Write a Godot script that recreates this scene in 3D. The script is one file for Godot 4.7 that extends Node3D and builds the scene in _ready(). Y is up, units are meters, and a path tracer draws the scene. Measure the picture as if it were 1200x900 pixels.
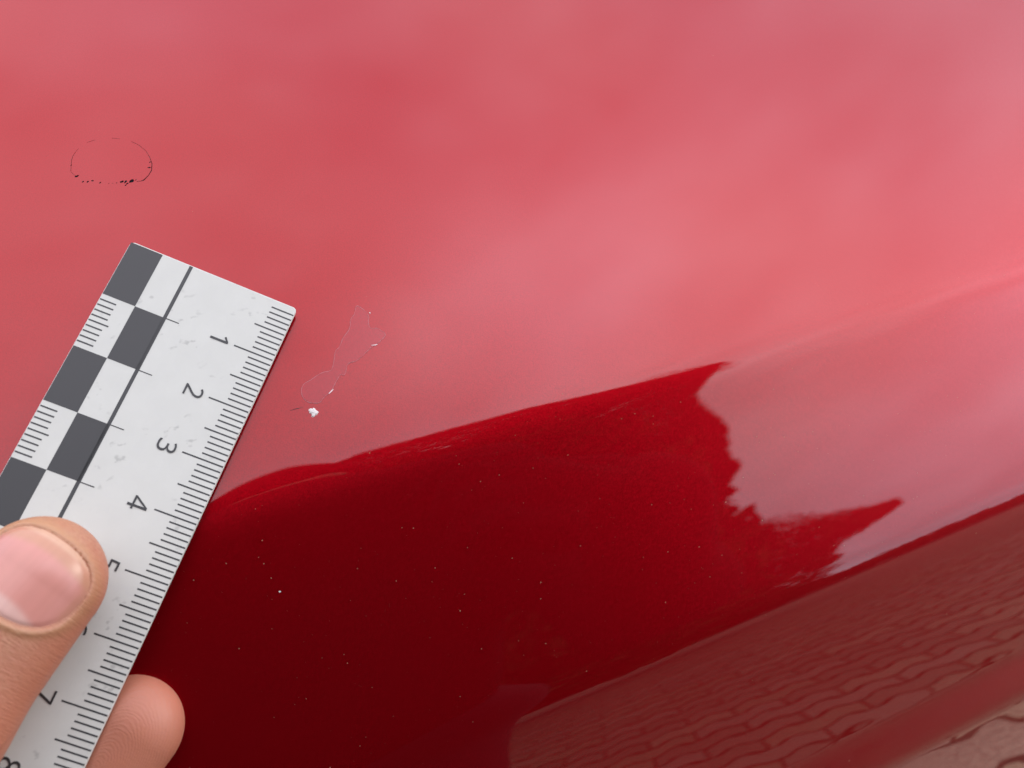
extends Node3D
# A hand holds a white photo scale against the red metallic side of a car.
# World: x along the car, y up, z outward from the car. Ground at y = 0, the panel's upper crease about 0.9 m up.

const SLOPE := deg_to_rad(42.0)              # how far the upper panel leans from level
const HEART := Vector3(0, 0.89948, -0.00047)            # a point of the panel, just above its upper crease
const CREASES := [[-.36, -24.0], [-.14, -7.0], [-.02, -.6], [0, 0], [.0045, .6], [.0075, 3.5], [.0095, 7.5], [.012, 9.6], [.018, 10.6], [.048, 14.5], [.0515, 15.5], [.0545, 19.5], [.0565, 22.3], [.0585, 25.2], [.062, 28.0], [.0945, 34.0], [.0962, 25.0], [.098, 20.0], [.1032, 21.0], [.1052, 36.0], [.1078, 47.5], [.14, 49.5], [.2, 60.0], [.34, 85.0]]
var prof_s := PackedFloat32Array()
var prof_b := PackedFloat32Array()
var prof_q := PackedFloat32Array()
var prof_h := PackedFloat32Array()
var wave := FastNoiseLite.new()
var names := {}
const RULER := Transform3D(Vector3(0.77546, -0.42249, 0.46922), Vector3(0.0, 0.74314, 0.66913), Vector3(-0.63140, -0.51888, 0.57628), Vector3(-0.03317, 0.91639, -0.01641))


func _ready() -> void:
	make_camera_and_light()
	make_profile()
	make_ground()
	make_background()
	make_car()
	make_ruler()
	make_person()


# ---------------------------------------------------------------- camera, sky, sun
func make_camera_and_light() -> void:
	var cam := Camera3D.new()
	cam.name = "camera"
	add_child(cam)
	cam.transform = Transform3D(Vector3(0.90723, -0.04844, 0.41784), Vector3(0.26611, 0.83540, -0.48092), Vector3(-0.32577, 0.54750, 0.77079), Vector3(-0.05397, 0.99070, 0.12770))
	cam.fov = 45.93
	cam.near = 0.01
	cam.far = 300.0
	var attributes := CameraAttributesPhysical.new()
	attributes.frustum_focal_length = 26.0
	attributes.exposure_aperture = 26.0 / 1.4     # an opening of 1.4 mm, a phone's
	attributes.frustum_focus_distance = 0.158
	cam.attributes = attributes
	cam.fov = 45.93
	cam.near = 0.01
	cam.far = 300.0

	var env := Environment.new()
	env.background_mode = Environment.BG_SKY
	env.tonemap_mode = Environment.TONE_MAPPER_LINEAR
	env.tonemap_exposure = 1.0
	env.sdfgi_enabled = true
	env.ssao_enabled = true
	env.ssil_enabled = true
	var sky := Sky.new()
	var overcast := PanoramaSkyMaterial.new()
	overcast.panorama = cloud_picture()
	sky.sky_material = overcast
	env.sky = sky
	env.background_energy_multiplier = 1.0
	var we := WorldEnvironment.new()
	we.name = "world_environment"
	we.environment = env
	add_child(we)

	var sun := DirectionalLight3D.new()
	sun.name = "sun"
	sun.light_energy = 0.26
	sun.light_color = Color(1.0, 0.96, 0.9)
	sun.light_angular_distance = 14.0
	sun.shadow_enabled = true
	add_child(sun)
	sun.look_at_from_position(aim(75.0, 17.0) * 5.0, Vector3.ZERO)


func aim(az: float, elev: float) -> Vector3:
	return Vector3(sin(deg_to_rad(az)) * cos(deg_to_rad(elev)), sin(deg_to_rad(elev)), cos(deg_to_rad(az)) * cos(deg_to_rad(elev)))


func cloud_picture() -> ImageTexture:
	var w := 512
	var h := 256
	var img := Image.create(w, h, false, Image.FORMAT_RGBF)
	var n := FastNoiseLite.new()
	n.seed = 11
	n.frequency = 2.1
	n.fractal_octaves = 4
	# thinner places in the cloud, brighter than the rest
	var veiled := aim(46.0, 27.0)
	var thin_a := aim(56.0, 53.0)
	var thin_b := aim(40.0, 63.0)
	var wisp := FastNoiseLite.new()
	wisp.seed = 23
	wisp.frequency = 3.4
	wisp.fractal_octaves = 3
	var m := FastNoiseLite.new()
	m.seed = 5
	m.frequency = 0.9
	m.fractal_octaves = 3
	for y in h:
		var up := PI * (0.5 - (y + 0.5) / h)
		for x in w:
			var a := TAU * (x + 0.5) / w
			var d := Vector3(cos(up) * sin(a), sin(up), -cos(up) * cos(a))
			var cloud := n.get_noise_3d(d.x, d.y * 1.6, d.z)
			var warm := smoothstep(-0.3, 0.45, m.get_noise_3d(d.x, d.y * 1.3, d.z))
			var v := 2.2 * (1.0 + 0.36 * cloud + 0.16 * wisp.get_noise_3d(d.x * 1.0, d.y * 3.2, d.z * 1.6))
			v *= 1.0 + 0.34 * exp(-pow(d.angle_to(thin_a) / 0.26, 2.0)) + 0.36 * exp(-pow(d.angle_to(thin_b) / 0.13, 2.0)) + 0.30 * exp(-pow(d.angle_to(veiled) / 0.6, 2.0)) + 0.1 * exp(-pow(d.angle_to(aim(-150.0, 84.0)) / 0.3, 2.0)) - 0.34 * exp(-pow(d.angle_to(aim(88.0, 42.0)) / 0.3, 2.0))
			var c := Vector3(0.96, 1.0, 1.2).lerp(Vector3(1.02, 0.985, 1.06), warm)
			img.set_pixel(x, y, Color(c.x * v, c.y * v, c.z * v))
	return ImageTexture.create_from_image(img)


# ---------------------------------------------------------------- small helpers
func called(base: String) -> String:
	if not names.has(base):
		names[base] = 0
		return base
	names[base] += 1
	return "%s_%03d" % [base, names[base]]


func tag(o: Node3D, label: String, category := "", group := "", kind := "") -> void:
	if label:
		o.set_meta("label", label)
	if category:
		o.set_meta("category", category)
	if group:
		o.set_meta("group", group)
	if kind:
		o.set_meta("kind", kind)


func put(base: String, mesh: Mesh, m: Material, parent: Node = self) -> MeshInstance3D:
	var o := MeshInstance3D.new()
	o.name = called(base) if parent == self else base
	o.mesh = mesh
	o.material_override = m
	o.cast_shadow = GeometryInstance3D.SHADOW_CASTING_SETTING_ON
	parent.add_child(o, true)
	return o


func paint_of(c: Color, rough := 0.6) -> StandardMaterial3D:
	var m := StandardMaterial3D.new()
	m.albedo_color = c.linear_to_srgb()
	m.roughness = rough
	return m


func matt(c: Color) -> StandardMaterial3D:
	var m := paint_of(c, 0.95)
	m.metallic_specular = 0.15
	return m


func arrays_mesh(v: PackedVector3Array, n: PackedVector3Array, idx: PackedInt32Array, uv := PackedVector2Array(), col := PackedColorArray()) -> ArrayMesh:
	var a := []
	a.resize(Mesh.ARRAY_MAX)
	a[Mesh.ARRAY_VERTEX] = v
	a[Mesh.ARRAY_NORMAL] = n
	a[Mesh.ARRAY_INDEX] = idx
	if uv.size():
		a[Mesh.ARRAY_TEX_UV] = uv
	if col.size():
		a[Mesh.ARRAY_COLOR] = col
	var mesh := ArrayMesh.new()
	mesh.add_surface_from_arrays(Mesh.PRIMITIVE_TRIANGLES, a)
	return mesh


# ---------------------------------------------------------------- the panel's shape
func make_profile() -> void:
	var ds := 0.0002
	var count := int(round((CREASES[-1][0] - CREASES[0][0]) / ds)) + 1
	var raw := PackedFloat32Array()
	raw.resize(count)
	var k := 0
	for i in count:
		var s: float = CREASES[0][0] + i * ds
		while k < CREASES.size() - 2 and s > CREASES[k + 1][0]:
			k += 1
		raw[i] = lerpf(CREASES[k][1], CREASES[k + 1][1], clampf((s - CREASES[k][0]) / (CREASES[k + 1][0] - CREASES[k][0]), 0, 1))
	prof_s.resize(count)
	prof_b.resize(count)
	prof_q.resize(count)
	prof_h.resize(count)
	var weights := PackedFloat32Array()
	var total := 0.0
	for j in range(-14, 15):
		weights.append(exp(-0.5 * (j * ds / 0.0008) ** 2))
		total += weights[-1]
	var zero := 0
	for i in count:
		var b := 0.0
		for j in range(-14, 15):
			b += weights[j + 14] * raw[clampi(i + j, 0, count - 1)]
		prof_s[i] = CREASES[0][0] + i * ds
		prof_b[i] = deg_to_rad(b / total)
		if i:
			prof_q[i] = prof_q[i - 1] + cos(prof_b[i - 1]) * ds
			prof_h[i] = prof_h[i - 1] - sin(prof_b[i - 1]) * ds
		if absf(prof_s[i]) < ds * 0.5:
			zero = i
	var q0 := prof_q[zero]
	var h0 := prof_h[zero]
	for i in count:
		prof_q[i] -= q0
		prof_h[i] -= h0
	wave.seed = 3
	wave.frequency = 1.0
	wave.fractal_octaves = 2


func lift(x: float, s: float) -> float:    # the faint waviness of pressed and sprayed sheet metal
	return 0.000004 * wave.get_noise_2d(x * 55.0, s * 55.0) + 0.00012 * wave.get_noise_2d(x * 5.0 + 40.0, s * 5.0)


func panel(x: float, s: float, above := 0.0) -> Array:     # [place, normal]
	var f := clampf((s - prof_s[0]) / 0.0002, 0, prof_s.size() - 1.001)
	var i := int(f)
	var t := f - i
	var b := lerpf(prof_b[i], prof_b[i + 1], t)
	var q := lerpf(prof_q[i], prof_q[i + 1], t)
	var h := lerpf(prof_h[i], prof_h[i + 1], t)
	var e := 0.0008
	var l := lift(x, s)
	var gx := (lift(x + e, s) - l) / e
	var gs := (lift(x, s + e) - l) / e
	var n2 := Vector2(sin(b), cos(b))      # (down the panel, off the panel)
	var t2 := Vector2(cos(b), -sin(b))
	var off := n2 * (l + above)
	var nn := n2 - t2 * gs
	var normal := (Vector3(-gx, 0, 0) + to_world(nn.x, nn.y)).normalized()
	return [HEART + Vector3(x, 0, 0) + to_world(q + off.x, h + off.y), normal]


func to_world(q: float, h: float) -> Vector3:
	return Vector3(0, cos(SLOPE) * h - sin(SLOPE) * q, sin(SLOPE) * h + cos(SLOPE) * q)


func panel_mesh() -> ArrayMesh:
	var rows := PackedFloat32Array()
	var s := prof_s[0]
	while s < prof_s[-1]:
		rows.append(s)
		s += 0.012 if s < -0.12 or s > 0.19 else 0.0025 if s < -0.004 or s > 0.115 else 0.0006
	rows.append(prof_s[-1])
	var cols := PackedFloat32Array()
	var x := -0.7
	while x < 1.1:
		cols.append(x)
		x += 0.02 if x < -0.13 or x > 0.24 else 0.003
	cols.append(1.1)
	var v := PackedVector3Array()
	var n := PackedVector3Array()
	var uv := PackedVector2Array()
	var idx := PackedInt32Array()
	var w := cols.size()
	for r in rows:
		for c in cols:
			var p := panel(c, r)
			v.append(p[0])
			n.append(p[1])
			uv.append(Vector2(c, r) / 0.03)
	for j in rows.size() - 1:
		for i in w - 1:
			var a := j * w + i
			idx.append_array([a, a + 1, a + w, a + 1, a + w + 1, a + w])
	# the back of the sheet, 1 mm in, and the rim that joins the two
	var first := v.size()
	for k in first:
		v.append(v[k] - n[k] * 0.001)
		n.append(-n[k])
		uv.append(uv[k])
	var front := idx.size()
	for k in range(0, front, 3):
		idx.append_array([idx[k] + first, idx[k + 2] + first, idx[k + 1] + first])
	var h := rows.size()
	for i in w - 1:
		idx.append_array([i, i + first, i + 1, i + 1, i + first, i + 1 + first])
		var a := (h - 1) * w + i
		idx.append_array([a, a + 1, a + first, a + 1, a + 1 + first, a + first])
	for j in h - 1:
		var a := j * w
		idx.append_array([a, a + w, a + first, a + w, a + w + first, a + first])
		a += w - 1
		idx.append_array([a, a + first, a + w, a + w, a + first, a + w + first])
	return arrays_mesh(v, n, idx, uv)


func flake_normals() -> ImageTexture:
	var size := 256
	var rng := RandomNumberGenerator.new()
	rng.seed = 21
	var img := Image.create(size, size, false, Image.FORMAT_RGB8)
	for y in size:
		for x in size:
			var a := rng.randf() * TAU
			var r := 0.065 * sqrt(rng.randf())
			var d := Vector3(cos(a) * r, sin(a) * r, 1.0).normalized()
			img.set_pixel(x, y, Color(d.x * 0.5 + 0.5, d.y * 0.5 + 0.5, d.z * 0.5 + 0.5))
	return ImageTexture.create_from_image(img)


func car_paint() -> StandardMaterial3D:
	var m := StandardMaterial3D.new()
	m.albedo_color = Color(0.27, 0.001, 0.005).linear_to_srgb()
	m.metallic = 0.75
	m.metallic_specular = 0.0
	m.roughness = 0.38
	m.normal_enabled = true
	m.normal_texture = flake_normals()
	m.normal_scale = 1.0
	m.clearcoat_enabled = true
	m.clearcoat = 1.0
	m.clearcoat_roughness = 0.0
	return m


func make_car() -> void:
	var car := Node3D.new()
	car.name = called("car")
	car.position = Vector3.ZERO
	add_child(car)
	tag(car, "glossy red metallic car side panel with two creases and chipped clear coat", "car")
	var red := car_paint()
	put("body_panel", panel_mesh(), red, car)
	make_marks(car, red)


func spot(list: PackedFloat32Array, i: int) -> Vector2:     # pairs of millimetres along and down the panel
	return Vector2(list[i * 2], list[i * 2 + 1]) / 1000.0


func ribbon(points: Array, widths: Array, above: float, st: SurfaceTool) -> void:   # a thin raised stroke lying on the panel
	for i in points.size() - 1:
		var a: Vector2 = points[i]
		var b: Vector2 = points[i + 1]
		var d := (b - a).normalized().orthogonal()
		var corners := []
		for c in [a + d * widths[i] * 0.5, b + d * widths[i + 1] * 0.5, b - d * widths[i + 1] * 0.5, a - d * widths[i] * 0.5]:
			corners.append([panel(c.x, c.y, above), panel(c.x, c.y, -0.00002)])
		var n: Vector3 = corners[0][0][1]
		var tops := [corners[0][0][0], corners[1][0][0], corners[2][0][0], corners[3][0][0]]
		var lows := [corners[0][1][0], corners[1][1][0], corners[2][1][0], corners[3][1][0]]
		facet(st, tops, n)
		for k in 4:
			var m := (k + 1) % 4
			facet(st, [tops[k], lows[k], lows[m], tops[m]], ((tops[k] as Vector3) - (lows[m] as Vector3)).normalized())


func facet(st: SurfaceTool, q: Array, facing: Vector3) -> void:     # a four-cornered face turned towards «facing»
	var n: Vector3 = (q[1] - q[0]).cross(q[2] - q[0])
	var order := [0, 1, 2, 0, 2, 3] if n.dot(facing) < 0 else [0, 2, 1, 0, 3, 2]
	for k in order:
		st.set_normal(facing)
		st.add_vertex(q[k])


func blot(st: SurfaceTool, at: Vector2, rx: float, ry: float, turn: float, above: float, rng: RandomNumberGenerator) -> void:
	var c := panel(at.x, at.y, above)
	var rim := []
	for k in 9:
		var a := TAU * k / 9.0
		var p := Vector2(cos(a) * rx, sin(a) * ry) * rng.randf_range(0.7, 1.15)
		p = at + p.rotated(turn)
		rim.append(panel(p.x, p.y, -0.00002)[0])
	for k in 9:
		facet3(st, c[0], rim[k], rim[(k + 1) % 9], c[1])


func facet3(st: SurfaceTool, a: Vector3, b: Vector3, c: Vector3, facing: Vector3) -> void:
	var n := (b - a).cross(c - a)
	for p in ([a, b, c] if n.dot(facing) < 0 else [a, c, b]):
		st.set_normal(facing)
		st.add_vertex(p)


func start() -> SurfaceTool:
	var st := SurfaceTool.new()
	st.begin(Mesh.PRIMITIVE_TRIANGLES)
	return st


func make_marks(car: Node3D, red: StandardMaterial3D) -> void:
	var rng := RandomNumberGenerator.new()
	rng.seed = 8
	# the dark broken ring
	var ring := PackedFloat32Array([-51.35, -63.53, -50.24, -62.43, -49.40, -61.02, -49.11, -59.61, -49.05, -58.26, -49.46, -56.89, -50.23, -55.98, -51.19, -55.24, -51.71, -55.12, -52.46, -55.22])
	var st := start()
	var pts := []
	var wid := []
	for i in ring.size() / 2:
		pts.append(spot(ring, i))
		wid.append([.015, .02, .03, .06, .1, .11, .07, .14, .05, .03][i] * 0.001)
	ribbon(pts, wid, 0.00004, st)
	var left := PackedFloat32Array([-60.94, -63.29, -61.45, -62.68, -61.89, -61.82, -62.18, -60.81, -62.51, -59.58, -62.12, -58.78, -61.82, -58.43])
	pts = []
	wid = []
	for i in left.size() / 2:
		pts.append(spot(left, i))
		wid.append([.015, .03, .04, .045, .03, .02, .05][i] * 0.001)
	ribbon(pts, wid, 0.00004, st)
	var faint := PackedFloat32Array([-60.94, -63.29, -60.0, -64.2, -58.6, -64.9, -56.6, -65.2, -54.4, -64.9, -52.6, -64.3, -51.35, -63.53])
	pts = []
	for i in faint.size() / 2:
		pts.append(spot(faint, i))
	for k in [0, 2, 4]:
		ribbon([pts[k], pts[k].lerp(pts[k + 1], 0.7)], [.000012, .000007], 0.00003, st)
	var blots := PackedFloat32Array([-52.48, -55.53, -53.27, -55.47, -54.22, -55.57, -54.85, -55.71, -54.38, -54.89, -55.73, -55.67, -57.02, -55.85, -58.34, -56.32, -59.52, -56.96, -60.27, -56.95, -61.04, -57.12, -61.82, -58.43, -62.18, -60.81, -49.69, -57.55, -49.3, -58.6, -56.4, -55.75, -54.0, -55.15])
	var size := [.12, .4, .3, .32, .17, .1, .08, .16, .2, .2, .18, .3, .12, .22, .14, .06, .2]
	for i in blots.size() / 2:
		blot(st, spot(blots, i), size[i] * 0.0019, size[i] * 0.0009, -0.25 + rng.randf_range(-0.5, 0.3), 0.00006, rng)
	var o := put("ring_mark", st.commit(), matt(Color(0.010, 0.007, 0.010)), car)
	tag(o, "thin broken dark oval outline on the paint")

	# the lifted flake of clear coat
	var edge := PackedFloat32Array([-22.34, -22.44, -21.35, -21.10, -20.78, -20.04, -21.64, -17.39, -20.08, -17.12, -19.01, -15.61, -19.32, -15.10, -21.03, -14.22, -22.60, -13.76, -24.37, -12.62, -25.65, -12.10, -27.30, -12.12, -28.11, -10.45, -28.48, -10.13, -29.03, -10.57, -30.44, -9.10, -31.48, -7.96, -33.20, -7.18, -33.97, -6.41, -35.89, -7.12, -36.46, -8.29, -36.35, -9.53, -35.63, -10.61, -34.21, -10.91, -32.07, -11.74, -30.36, -11.54, -29.61, -12.63, -28.60, -14.99, -27.67, -15.32, -26.65, -16.82, -24.80, -18.25, -24.27, -19.92, -23.18, -20.68])
	var line := PackedVector2Array()
	for i in edge.size() / 2:
		line.append(spot(edge, i))
	# round the outline a little
	for pass_ in 2:
		var finer := PackedVector2Array()
		for i in line.size():
			var nx := line[(i + 1) % line.size()]
			finer.append(line[i].lerp(nx, 0.22))
			finer.append(line[i].lerp(nx, 0.78))
		line = finer
	st = start()
	var in_mm := PackedVector2Array()
	for p in line:
		in_mm.append(p * 1000.0)
	var tri := Geometry2D.triangulate_polygon(in_mm)
	for k in range(0, tri.size(), 3):
		var corner := []
		for j in 3:
			corner.append(panel(line[tri[k + j]].x, line[tri[k + j]].y, 0.00005))
		var n: Vector3 = (corner[1][0] - corner[0][0]).cross(corner[2][0] - corner[0][0])
		for j in ([0, 1, 2] if n.dot(corner[0][1]) < 0 else [0, 2, 1]):
			st.set_normal(corner[j][1])
			st.set_uv(line[tri[k + j]] / 0.03)
			st.add_vertex(corner[j][0])
	for i in line.size():
		var m := (i + 1) % line.size()
		var q := [panel(line[i].x, line[i].y, 0.00005)[0], panel(line[i].x, line[i].y, -0.00001)[0], panel(line[m].x, line[m].y, -0.00001)[0], panel(line[m].x, line[m].y, 0.00005)[0]]
		st.set_uv(line[i] / 0.03)
		facet(st, q, ((q[1] as Vector3) - (q[0] as Vector3)).cross((q[2] as Vector3) - (q[0] as Vector3)).normalized())
	var dull: StandardMaterial3D = red.duplicate()
	dull.clearcoat_roughness = 0.07
	dull.metallic = 0.68
	dull.albedo_color = Color(0.27, 0.010, 0.017).linear_to_srgb()
	o = put("lifted_clear_coat", st.commit(), dull, car)
	var edge_st := start()
	var edge_pts := []
	var edge_wid := []
	for i in line.size() + 1:
		edge_pts.append(line[i % line.size()])
		edge_wid.append(0.00003 + 0.00007 * absf(wave.get_noise_2d(i * 0.37, 9.0)) * 2.0)
	ribbon(edge_pts, edge_wid, 0.00007, edge_st)
	put("broken_edge", edge_st.commit(), paint_of(Color(0.40, 0.12, 0.135), 0.6), o)
	tag(o, "irregular blister of lifted clear coat right of the ruler")

	# the white chip, the dark scratch and blister edge glints painted as pale strips
	st = start()
	var chip := []
	for c in [[233, 789], [236, 780], [247, 772], [259, 774], [268, 767], [277, 771], [283, 781], [296, 788], [304, 797], [297, 806], [289, 816], [279, 819], [273, 830], [262, 832], [252, 829], [256, 817], [249, 809], [238, 806], [240, 797]]:
		chip.append(Vector2(-.03553, -.00524) + Vector2(.0000243, .0000086) * (c[0] - 265.0) + Vector2(-.0000078, .0000258) * (c[1] - 798.0))
	var top := panel(-.0355, -.00522, 0.00022)
	for k in chip.size():
		var p: Vector2 = chip[k]
		var q: Vector2 = chip[(k + 1) % chip.size()]
		var pi := p.lerp(Vector2(-.0355, -.00522), 0.25)
		var qi := q.lerp(Vector2(-.0355, -.00522), 0.25)
		var hp := 0.00013 + 0.00008 * wave.get_noise_2d(k * 3.1, 4.0)
		var hq := 0.00013 + 0.00008 * wave.get_noise_2d((k + 1) % chip.size() * 3.1, 4.0)
		var a := panel(pi.x, pi.y, hp)
		var b := panel(qi.x, qi.y, hq)
		var n: Vector3 = (b[0] - a[0]).cross(top[0] - a[0]).normalized()
		facet3(st, a[0], b[0], top[0], n if n.dot(top[1]) > 0 else -n)
		var quad := [a[0], panel(p.x, p.y, -0.00002)[0], panel(q.x, q.y, -0.00002)[0], b[0]]
		n = (quad[1] - quad[0]).cross(quad[2] - quad[0]).normalized()
		facet(st, quad, n if n.dot(top[1]) > 0 else -n)
	o = put("paint_chip", st.commit(), paint_of(Color(0.62, 0.58, 0.56), 0.6), car)
	tag(o, "small white heart-shaped paint chip below the blister")
	st = start()
	ribbon([Vector2(-.0392, -.00662), Vector2(-.0381, -.00664), Vector2(-.03685, -.00656)], [.00003, .00012, .00003], 0.00003, st)
	o = put("scratch", st.commit(), paint_of(Color(0.05, 0.004, 0.008), 0.6), car)
	tag(o, "short dark scratch beside the white chip")
	st = start()
	ribbon([Vector2(-.02216, -.01423), Vector2(-.0216, -.01408), Vector2(-.02108, -.01408)], [.00005, .00016, .00008], 0.0001, st)
	ribbon([Vector2(-.03197, -.00768), Vector2(-.0314, -.0080), Vector2(-.03098, -.00825)], [.00014, .00018, .00005], 0.0001, st)
	ribbon([Vector2(-.02055, -.0203), Vector2(-.0204, -.0201)], [.0002, .0001], 0.0001, st)
	put("painted_glint", st.commit(), paint_of(Color(0.75, 0.6, 0.6), 0.35), car)

	st = start()
	blot(st, Vector2(-.04918, .02192), .00024, .00017, 0.4, .0001, rng)
	put("dust_speck", st.commit(), paint_of(Color(0.7, 0.66, 0.62), 0.7), car)
	# dust
	var dust := start()
	for i in 1300:
		var x := rng.randf_range(-.09, .17)
		var s := rng.randf_range(-.09, .11) if i % 3 == 0 else rng.randf_range(.002, .058)
		var r := 0.00004 + 0.00008 * pow(rng.randf(), 5.0)
		if s < 0.004:
			r *= 0.62
		blot(dust, Vector2(x, s), r * rng.randf_range(1.0, 1.7), r, rng.randf() * PI, r * 0.8, rng)
	o = put("dust", dust.commit(), matt(Color(0.36, 0.17, 0.11)), car)
	o.set_meta("kind", "stuff")


# ---------------------------------------------------------------- the photo scale
func make_ruler() -> void:
	var ruler := Node3D.new()
	ruler.name = called("ruler")
	ruler.transform = RULER
	add_child(ruler)
	tag(ruler, "white plastic photo scale ruler with black checks, held against the red paint", "ruler")
	var white := StandardMaterial3D.new()
	white.roughness = 0.42
	white.albedo_color = Color.WHITE
	white.albedo_texture = ruler_stains()
	# the plate: a rounded rectangle, 0.8 mm thick with a small chamfer. x from -30 to 0 mm, z from -0.2 to 103 mm
	var outline := PackedVector2Array()
	for c in [[-.0008, .0003, 0.0], [-.0292, .0002, -90.0], [-.0292, .1022, -180.0], [-.0008, .1022, -270.0]]:
		for k in 7:
			var a := deg_to_rad(c[2] - k * 15.0)
			outline.append(Vector2(c[0] + cos(a) * 0.0008, c[1] + sin(a) * 0.0008))
	var centre := Vector2(-.015, .0514)
	var v := PackedVector3Array()
	var n := PackedVector3Array()
	var uv := PackedVector2Array()
	var idx := PackedInt32Array()
	var rings := [[0.00012, 0.0, 0.0], [0.0, -0.00012, 0.0], [0.0, -0.00072, 0.0], [0.00012, -0.0008, 0.0]]
	var st := start()
	var shapes := []
	for r in rings:
		var ringed := []
		for i in outline.size():
			var d := (outline[(i + 1) % outline.size()] - outline[i - 1]).normalized().orthogonal()
			if d.dot(outline[i] - centre) < 0:
				d = -d
			var p: Vector2 = outline[i] - d * r[0]
			ringed.append(Vector3(p.x, r[1], p.y))
		shapes.append(ringed)
	var m := outline.size()
	for i in m:
		var j := (i + 1) % m
		flat3(st, shapes[0][i], shapes[0][j], Vector3(centre.x, 0, centre.y), Vector3.UP)
		flat3(st, shapes[3][i], shapes[3][j], Vector3(centre.x, -0.0008, centre.y), Vector3.DOWN)
		for k in 3:
			var q := [shapes[k][i], shapes[k][j], shapes[k + 1][j], shapes[k + 1][i]]
			var face: Vector3 = (q[1] - q[0]).cross(q[2] - q[0]).normalized()
			if face.dot(q[0] - Vector3(centre.x, -0.0004, centre.y)) < 0:
				face = -face
			flat3(st, q[0], q[1], q[2], face)
			flat3(st, q[0], q[2], q[3], face)
	put("plate", st.commit(), white, ruler)

	var ink := paint_of(Color(0.032, 0.033, 0.035), 0.38)
	# checks, 10 mm long
	for k in 10:
		var z0 := 0.010 * k
		var x0 := -.0299 if k % 2 == 0 else -.02432
		var x1 := -.02432 if k % 2 == 0 else -.0191
		var from := z0 + (-0.0004 if k == 0 else 0.0)
		var b := start()
		print_box(b, x0, x1, from, z0 + .010)
		put("check_square", b.commit(), ink, ruler)
	var b := start()
	print_box(b, -.0195, -.0189, -0.0004, .1026)
	put("dividing_line", b.commit(), ink, ruler)
	b = start()
	for k in range(1, 10):
		print_box(b, -.0189, -.0167, k * .01 - .00009, k * .01 + .00009)
	for k in range(1, 103):
		var long := .0070 if k % 10 == 0 else .0055 if k % 5 == 0 else .0041
		print_box(b, -long, -.00012, k * .001 - .00013, k * .001 + .00013)
	for k in range(1, 100):
		if (k / 10) % 2 == 1 and k % 10:
			print_box(b, -.02985, -.0265 if k % 10 == 5 else -.0271, k * .001 - .00013, k * .001 + .00013)
	put("graduation_marks", b.commit(), ink, ruler)
	for k in range(1, 10):
		var t := TextMesh.new()
		t.text = str(k)
		var f := SystemFont.new()
		f.font_names = PackedStringArray(["Droid Sans"])
		t.font = f
		t.font_size = 64
		t.depth = 0.02
		t.pixel_size = 0.01
		t.curve_step = 1.0
		var box := t.get_aabb()
		var o := put("number", t, ink, ruler)
		var scale_ := 0.0031 / box.size.y
		# upright towards the graduated edge, read along the ruler
		o.transform = Transform3D(Vector3(0, 0, scale_), Vector3(scale_, 0, 0), Vector3(0, scale_, 0), Vector3.ZERO)
		var mid := box.get_center()
		o.position = Vector3(-.0096, 0.00001, k * .010 + (-0.0003 if k == 1 else 0.0)) - o.transform.basis * Vector3(mid.x, mid.y, mid.z)


func flat3(st: SurfaceTool, a: Vector3, b: Vector3, c: Vector3, facing: Vector3) -> void:
	var n := (b - a).cross(c - a)
	for p in ([a, b, c] if n.dot(facing) < 0 else [a, c, b]):
		st.set_normal(facing)
		st.set_uv(Vector2(p.x / 0.11 + 0.3, p.z / 0.11))
		st.add_vertex(p)


func print_box(st: SurfaceTool, x0: float, x1: float, z0: float, z1: float) -> void:     # a film of ink 20 micrometres thick
	var y := 0.00002
	var p := [Vector3(x0, y, z0), Vector3(x1, y, z0), Vector3(x1, y, z1), Vector3(x0, y, z1)]
	facet(st, p, Vector3.UP)
	for k in 4:
		var m := (k + 1) % 4
		var a: Vector3 = p[k]
		var c: Vector3 = p[m]
		var down := Vector3(0, -0.00003, 0)
		var out: Vector3 = (a + c) * 0.5 - (p[0] + p[2]) * 0.5
		facet(st, [a, c, c + down, a + down], out.normalized())


func ruler_stains() -> ImageTexture:
	var size := 1024
	var img := Image.create(size, size, false, Image.FORMAT_RGB8)
	var n := FastNoiseLite.new()
	n.seed = 4
	n.frequency = 0.05
	n.fractal_octaves = 4
	var big := FastNoiseLite.new()
	big.seed = 9
	big.frequency = 0.008
	var width := 310
	for y in size:
		for x in width:
			var v := 0.765
			var smear := smoothstep(0.32, 0.62, n.get_noise_2d(x * 0.8 + y * 0.3, y * 0.8)) * smoothstep(-0.05, 0.45, big.get_noise_2d(x, y))
			v -= 0.10 * smear
			v += 0.012 * big.get_noise_2d(x * 2.0 + 500.0, y * 2.0)
			img.set_pixel(x, y, Color(v * 0.995, v, v * 0.965))
	return ImageTexture.create_from_image(img)


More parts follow.
